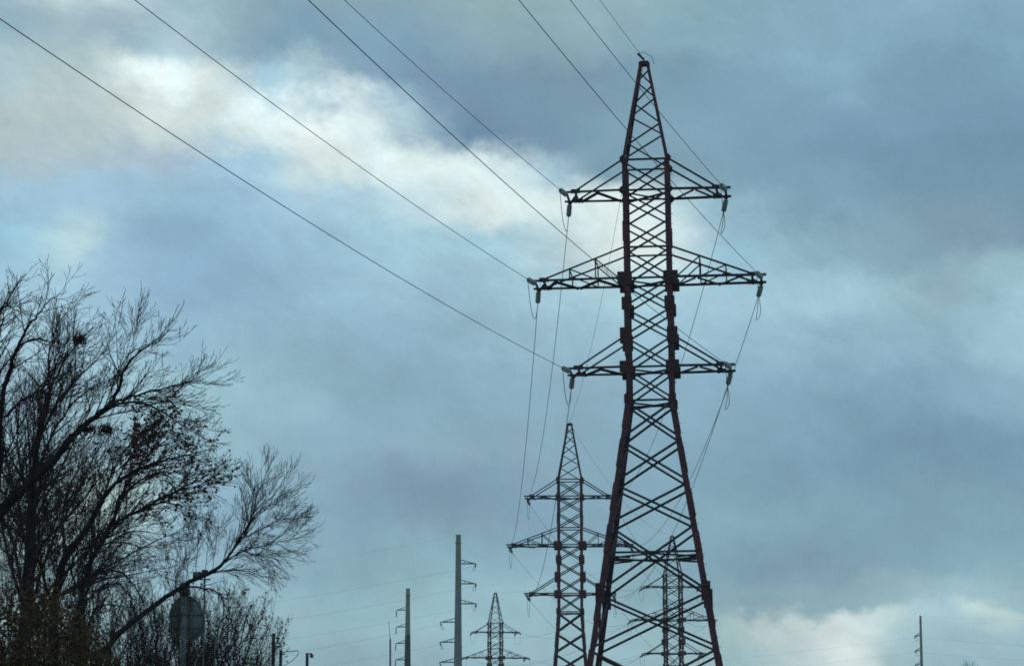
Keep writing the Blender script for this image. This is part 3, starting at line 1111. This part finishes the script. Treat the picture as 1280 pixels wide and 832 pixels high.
# B: tree with arching limbs and withered leaves
Y = 47.0
t = Tree(37)
t.guide([(64, gpx(Y), .26), (66, 930, .22), (67, 832, .18), (68, 752, .15), (84, 693, .125), (107, 664, .10), (126, 628, .085), (144, 604, .065), (170, 588, .05), (212, 574, .032), (244, 566, .018), (270, 560, .006)], Y, -1, clen=1.3, spacing=.24, t0=.5)
t.guide([(92, 800, .12), (100, 760, .11), (106, 722, .10), (124, 682, .085), (140, 655, .07), (150, 622, .055), (166, 594, .04), (190, 564, .028), (216, 546, .016), (244, 534, .006)], Y + .6, 1, clen=1.3, spacing=.22, t0=.15)
t.guide([(140, 655, .055), (160, 645, .05), (178, 636, .045), (202, 622, .038), (228, 610, .028), (256, 596, .016), (284, 574, .006)], Y + .6, -1, clen=1.2, spacing=.17, ang=(18, 48), leaf=.14)
t.guide([(150, 625, .05), (175, 600, .038), (200, 590, .03), (225, 592, .02), (250, 600, .012), (272, 612, .005)], Y + .5, 1.5, clen=1.0, spacing=.15, upb=.03, leaf=.15)
t.guide([(144, 604, .04), (160, 575, .034), (180, 552, .026), (205, 540, .018), (240, 545, .008)], Y, -1.5, clen=1.0, spacing=.14, upb=.05, leaf=.36)
t.guide([(126, 628, .04), (140, 590, .034), (155, 565, .026), (170, 548, .016), (186, 536, .006)], Y, 1, clen=1.0, spacing=.15, leaf=.09)
t.guide([(178, 636, .03), (205, 628, .024), (232, 634, .016), (252, 648, .01), (262, 664, .005)], Y + .5, 1, clen=.8, spacing=.15, upb=-.01, leaf=.05)
t.guide([(92, 745, .045), (90, 706, .04), (100, 688, .035), (128, 680, .03), (160, 678, .022), (184, 690, .012), (207, 705, .005)], Y, -1, clen=.7, spacing=.22, upb=.0)
t.guide([(128, 690, .03), (150, 668, .024), (178, 664, .018), (205, 668, .01), (235, 676, .005)], Y, -1, clen=.7, spacing=.18, upb=.0)
t.guide([(84, 693, .05), (78, 650, .04), (84, 615, .034), (98, 585, .026), (118, 566, .012), (140, 560, .005)], Y, 1.5, clen=1.1, spacing=.16, leaf=.03)
t.guide([(68, 760, .06), (48, 700, .05), (40, 660, .038), (48, 620, .025), (64, 590, .008)], Y, -1.5, clen=1.1, spacing=.16)
t.done('bare_tree', 'bare tree with arching limbs and a clump of withered brown leaves', 'tree', (at(64, 900, Y).x, Y, 0), TG)
# background tree filling the crown
Y = 60.0
t = Tree(61)
t.guide([(25, gpx(Y), .2), (26, 900, .17), (30, 800, .15), (34, 735, .12), (38, 690, .08), (36, 620, .05), (42, 540, .03), (40, 470, .012)], Y, 0, clen=1.3, spacing=.3, t0=.5)
rb = random.Random(3)
for k in range(10):
    a_ = math.radians(6 + k * 12)
    R1, R2 = 205 + rb.uniform(-30, 20), 265 + rb.uniform(-35, 15)
    ex, ey = 32 + R1 * math.cos(a_), 735 - R2 * math.sin(a_)
    bx, by = 32 + rb.uniform(-4, 6), 745 + rb.uniform(-20, 40)
    c1 = (bx + (ex - bx) * .22 + rb.uniform(-8, 8), by + (ey - by) * .34)
    c2 = (bx + (ex - bx) * .52 + rb.uniform(-8, 8), by + (ey - by) * .66)
    t.guide([(bx, by, .085), (*c1, .06), (*c2, .04), (bx + (ex - bx) * .8, by + (ey - by) * .88, .02), (ex, ey, .006)], Y, rb.uniform(-3, 3), clen=1.35, spacing=.36, t0=.2, upb=.05, leaf=.02)
t.done('bare_tree', 'dense dark bare tree farther back, filling the crowns of the nearer trees', 'tree', (at(25, 900, Y).x, Y, 0), TG)
# arching undergrowth
Y = 50.0
t = Tree(41)
t.guide([(95, gpx(Y), .09), (98, 850, .08), (104, 760, .065), (114, 722, .05), (132, 712, .045), (152, 716, .036), (168, 732, .026), (178, 752, .016), (186, 776, .005)], Y, 0, clen=.8, spacing=.2, t0=.3, upb=.02)
t.guide([(100, 800, .05), (108, 752, .045), (128, 732, .038), (148, 730, .03), (162, 744, .022), (170, 766, .012), (174, 790, .005)], Y, 1, clen=.8, spacing=.2, upb=.02)
t.guide([(100, 820, .05), (110, 780, .04), (122, 758, .03), (142, 756, .02), (170, 758, .008)], Y, -1, clen=.8, spacing=.18)
for k in range(9):
    x = 90 + k * 16
    t.guide([(x, 900, .03), (x + random.Random(k).uniform(-12, 14), 830, .022), (x + random.Random(k + 50).uniform(-14, 18), 780, .013), (x + random.Random(k + 90).uniform(-20, 24), 735, .004)], Y + .1 * k, 1, clen=.85, spacing=.16, t0=.05)
t.done('arching_shrub', 'tangled bare shrub with drooping arched stems below the arching tree', 'shrub', (at(95, 900, Y).x, Y, 0), None)
# C: leaning tree
Y = 54.0
t = Tree(53)
t.guide([(40, gpx(Y), .20), (80, 960, .17), (110, 860, .14), (135, 808, .12), (165, 778, .105), (200, 751, .10), (229, 732, .09), (256, 718, .08), (272, 709, .068), (286, 694, .052), (299, 674, .042), (313, 652, .032), (330, 632, .022), (350, 607, .013), (366, 580, .005)], Y, -1, clen=1.35, spacing=.19, t0=.74, upb=.10, ang=(20, 42))
t.guide([(286, 694, .035), (303, 672, .028), (315, 645, .022), (322, 615, .015), (332, 592, .009), (340, 572, .004)], Y - .6, 1, clen=1.0, spacing=.14, upb=.10, ang=(18, 40))
t.guide([(272, 709, .04), (288, 698, .034), (308, 686, .027), (330, 681, .02), (352, 676, .013), (392, 668, .005)], Y - .8, -1, clen=1.0, spacing=.14, upb=.02, ang=(20, 48))
t.guide([(256, 718, .03), (276, 713, .026), (300, 712, .02), (322, 717, .012), (346, 724, .005)], Y - .6, 1, clen=.8, spacing=.15, upb=-.03)
t.guide([(300, 686, .02), (322, 696, .017), (340, 708, .012), (350, 722, .005)], Y - .7, -1, clen=.7, spacing=.14, upb=-.04)
t.guide([(230, 732, .045), (250, 734, .038), (268, 738, .03), (278, 748, .024), (279, 770, .017), (276, 800, .008)], Y - .5, 1, clen=.6, spacing=.2, upb=.02)
t.guide([(299, 674, .025), (325, 662, .02), (350, 650, .014), (385, 648, .005)], Y - .7, 1, clen=.9, spacing=.13, upb=.03)
t.guide([(313, 652, .02), (338, 632, .015), (360, 618, .01), (380, 600, .004)], Y - .8, .5, clen=.8, spacing=.13, upb=.06)
for k, (x, y) in enumerate(((205, 748), (218, 738), (232, 730), (244, 724), (256, 718), (266, 712))):
    h = (70, 60, 85, 95, 80, 70)[k]
    t.guide([(x, y, .014), (x + 3, y - h * .4, .010), (x + 2 + k, y - h * .75, .006), (x + 6, y - h, .003)], Y - .5, .3 * k - 1, clen=.6, spacing=.16, t0=.1)
t.done('leaning_tree', 'leaning bare tree whose long branch crosses in front of the round sign', 'tree', (at(40, 900, Y).x, Y, 0), TG)
# D: bushy thicket right of the sign
Y = 62.0
t = Tree(67)
r_ = random.Random(5)
for k in range(38):
    x0 = 245 + r_.uniform(-35, 50)
    tx = 212 + k * 4.0 + r_.uniform(-6, 6)
    ty = 722 + abs(tx - 290) * .62 + r_.uniform(-5, 26)
    if tx < 250:
        ty = 738 + r_.uniform(-5, 30)
    if tx > 345:
        ty += 14
    mx, my = (x0 + tx) / 2, (900 + ty) / 2
    t.guide([(x0, gpx(Y), .05), (x0 + (tx - x0) * .25, 900, .038), (mx - 4, my + 18, .026), (x0 + (tx - x0) * .8, ty + 45, .014), (tx, ty, .004)], Y + r_.uniform(-1.5, 1.5), r_.uniform(-1, 1), clen=.95, spacing=.19, t0=.35, upb=.08, leaf=.05, ang=(18, 40))
t.done('leafy_thicket', 'bare thicket with few dead leaves, right of the round sign', 'shrub', (at(270, 900, Y).x, Y, 0), None)
# E: background thicket filling under the trees
Y = 66.0
t = Tree(71)
for k in range(34):
    x0 = -40 + k * 8.5
    ty = (600 + max(0, x0 - 40) * 1.1 if x0 < 130 else 700) + r_.uniform(-30, 60)
    t.guide([(x0, gpx(Y), .05), (x0 + r_.uniform(-10, 10), 880, .036), (x0 + r_.uniform(-14, 14), 800, .022), (x0 + r_.uniform(-20, 20), ty, .004)], Y + r_.uniform(-2, 2), r_.uniform(-1, 1), clen=1.2, spacing=.24, t0=.3, upb=.08, ang=(20, 45))
t.done('dense_thicket', 'dense dark thicket filling the space low behind the bare trees', 'shrub', (at(100, 900, Y).x, Y, 0), None)
# far tree top, lower right
Y = 300.0
t = Tree(83)
for k in range(7):
    t.guide([(1212, gpx(Y), .2), (1212, 900, .14), (1213 + (k - 3) * 1.5, 850, .08), (1212 + (k - 3) * 3.5, 824 + abs(k - 3) * 1.8, .02)], Y, r_.uniform(-1, 1), clen=1.6, spacing=.8, t0=.55)
t.done('distant_tree', 'tiny twiggy top of a distant tree at the lower right', 'tree', (at(1212, 900, Y).x, Y, 0), None)


# autumn shrub, lower left, nearest
def autumn_shrub():
    Y = 34.0
    r = random.Random(9)
    t = Tree(97)
    for k in range(12):
        x0 = -30 + r.uniform(-20, 60)
        tx = -60 + k * 16
        ty = 742 + max(0, tx - 60) * 1.1 + r.uniform(-5, 30)
        t.guide([(x0, gpx(Y), .05), ((x0 + tx) / 2, 900, .03), (tx, ty, .006)], Y + r.uniform(-1, 1), r.uniform(-.6, .6), clen=.7, spacing=.3, t0=.3)
    root = thing('autumn_shrub', 'dull yellow-brown leafy shrub in the bottom left corner', 'shrub', (at(-20, 900, Y).x, Y, 0))
    off = Vector(root.location)
    for mbx, nm, m in ((t.limb, 'stems', M['bark']), (t.twig, 'twigs', M['twig'])):
        mbx.v = [v - off for v in mbx.v]
        mbx.build(nm, m, root)
    lf = MB()
    cl = []
    for k in range(230):
        x = r.uniform(-120, 135)
        top = 738 + max(0, x - 62) * 1.0 + max(0, -x) * .2 + 8 * math.sin(x * .13)
        y = top + (r.random() ** .8) * (1000 - top)
        cl.append((at(x, y, Y + r.uniform(-1.2, 1.2)), r.uniform(.08, .24)))
    for c, s_ in cl:
        for q in range(95):
            p = c + Vector((r.gauss(0, s_), r.gauss(0, s_), r.gauss(0, s_ * .8))) - off
            a = Vector((r.gauss(0, 1), r.gauss(0, 1), r.gauss(-.4, 1))).normalized()
            b = a.orthogonal().normalized()
            l, w = r.uniform(.035, .075), r.uniform(.014, .024)
            lf.add([p, p + a * l * .5 + b * w, p + a * l, p + a * l * .5 - b * w], [(0, 1, 2, 3)])
    lf.build('leaves', M['yellow_leaf'], root)


autumn_shrub()


def nest(x, y, Y, R, label, seed):
    r = random.Random(seed)
    c = at(x, y, Y)
    mb = MB()
    for k in range(95):
        u = Vector((r.gauss(0, 1.2), r.gauss(0, 1), r.gauss(0, .6))).normalized()
        v = u.orthogonal().normalized()
        v = (v * math.cos(k) + u.cross(v) * math.sin(k)).normalized()
        q = u * R * r.uniform(.05, 1.1)
        l = R * r.uniform(.5, 1.5)
        mb.tube([q - v * l * .5, q + u * .01, q + v * l * .5 + u * r.uniform(-.02, .04)], [.006, .007, .005], 3)
    o = mb.build('bird_nest', M['nest'])
    o.location = c
    tag(o, label, 'nest', 'dark nests in the bare trees')


def haze():
    mb = MB()
    mb.box((0, 0, 18.25), 7400, 7400, 46.5)
    h = mb.build('haze', bpy.data.materials.new('thin_air_haze'))
    m = h.data.materials[0]
    m.use_nodes = True
    nt = m.node_tree
    nt.nodes.remove(nt.nodes['Principled BSDF'])
    v = nt.nodes.new('ShaderNodeVolumePrincipled')
    v.inputs['Color'].default_value = (0.80, 0.90, 0.97, 1)
    v.inputs['Density'].default_value = 0.00025
    nt.links.new(v.outputs[0], nt.nodes['Material Output'].inputs['Volume'])
    tag(h, kind='stuff')


haze()
nest(132, 537, 41.6, .12, 'dark ball of twigs just right of the fork of the thick limb', 1)
nest(109, 536, 41.6, .12, 'dark nest lodged on top of the thick left limb', 2)
nest(100, 424, 40.5, .10, 'dark nest high in the twigs of the upper left branch', 3)

#print('TREE FACES', sum(len(o.data.polygons) for o in bpy.data.objects if o.type == 'MESH' and o.name.split('.')[0] in ('trunk', 'crown', 'leaves')))
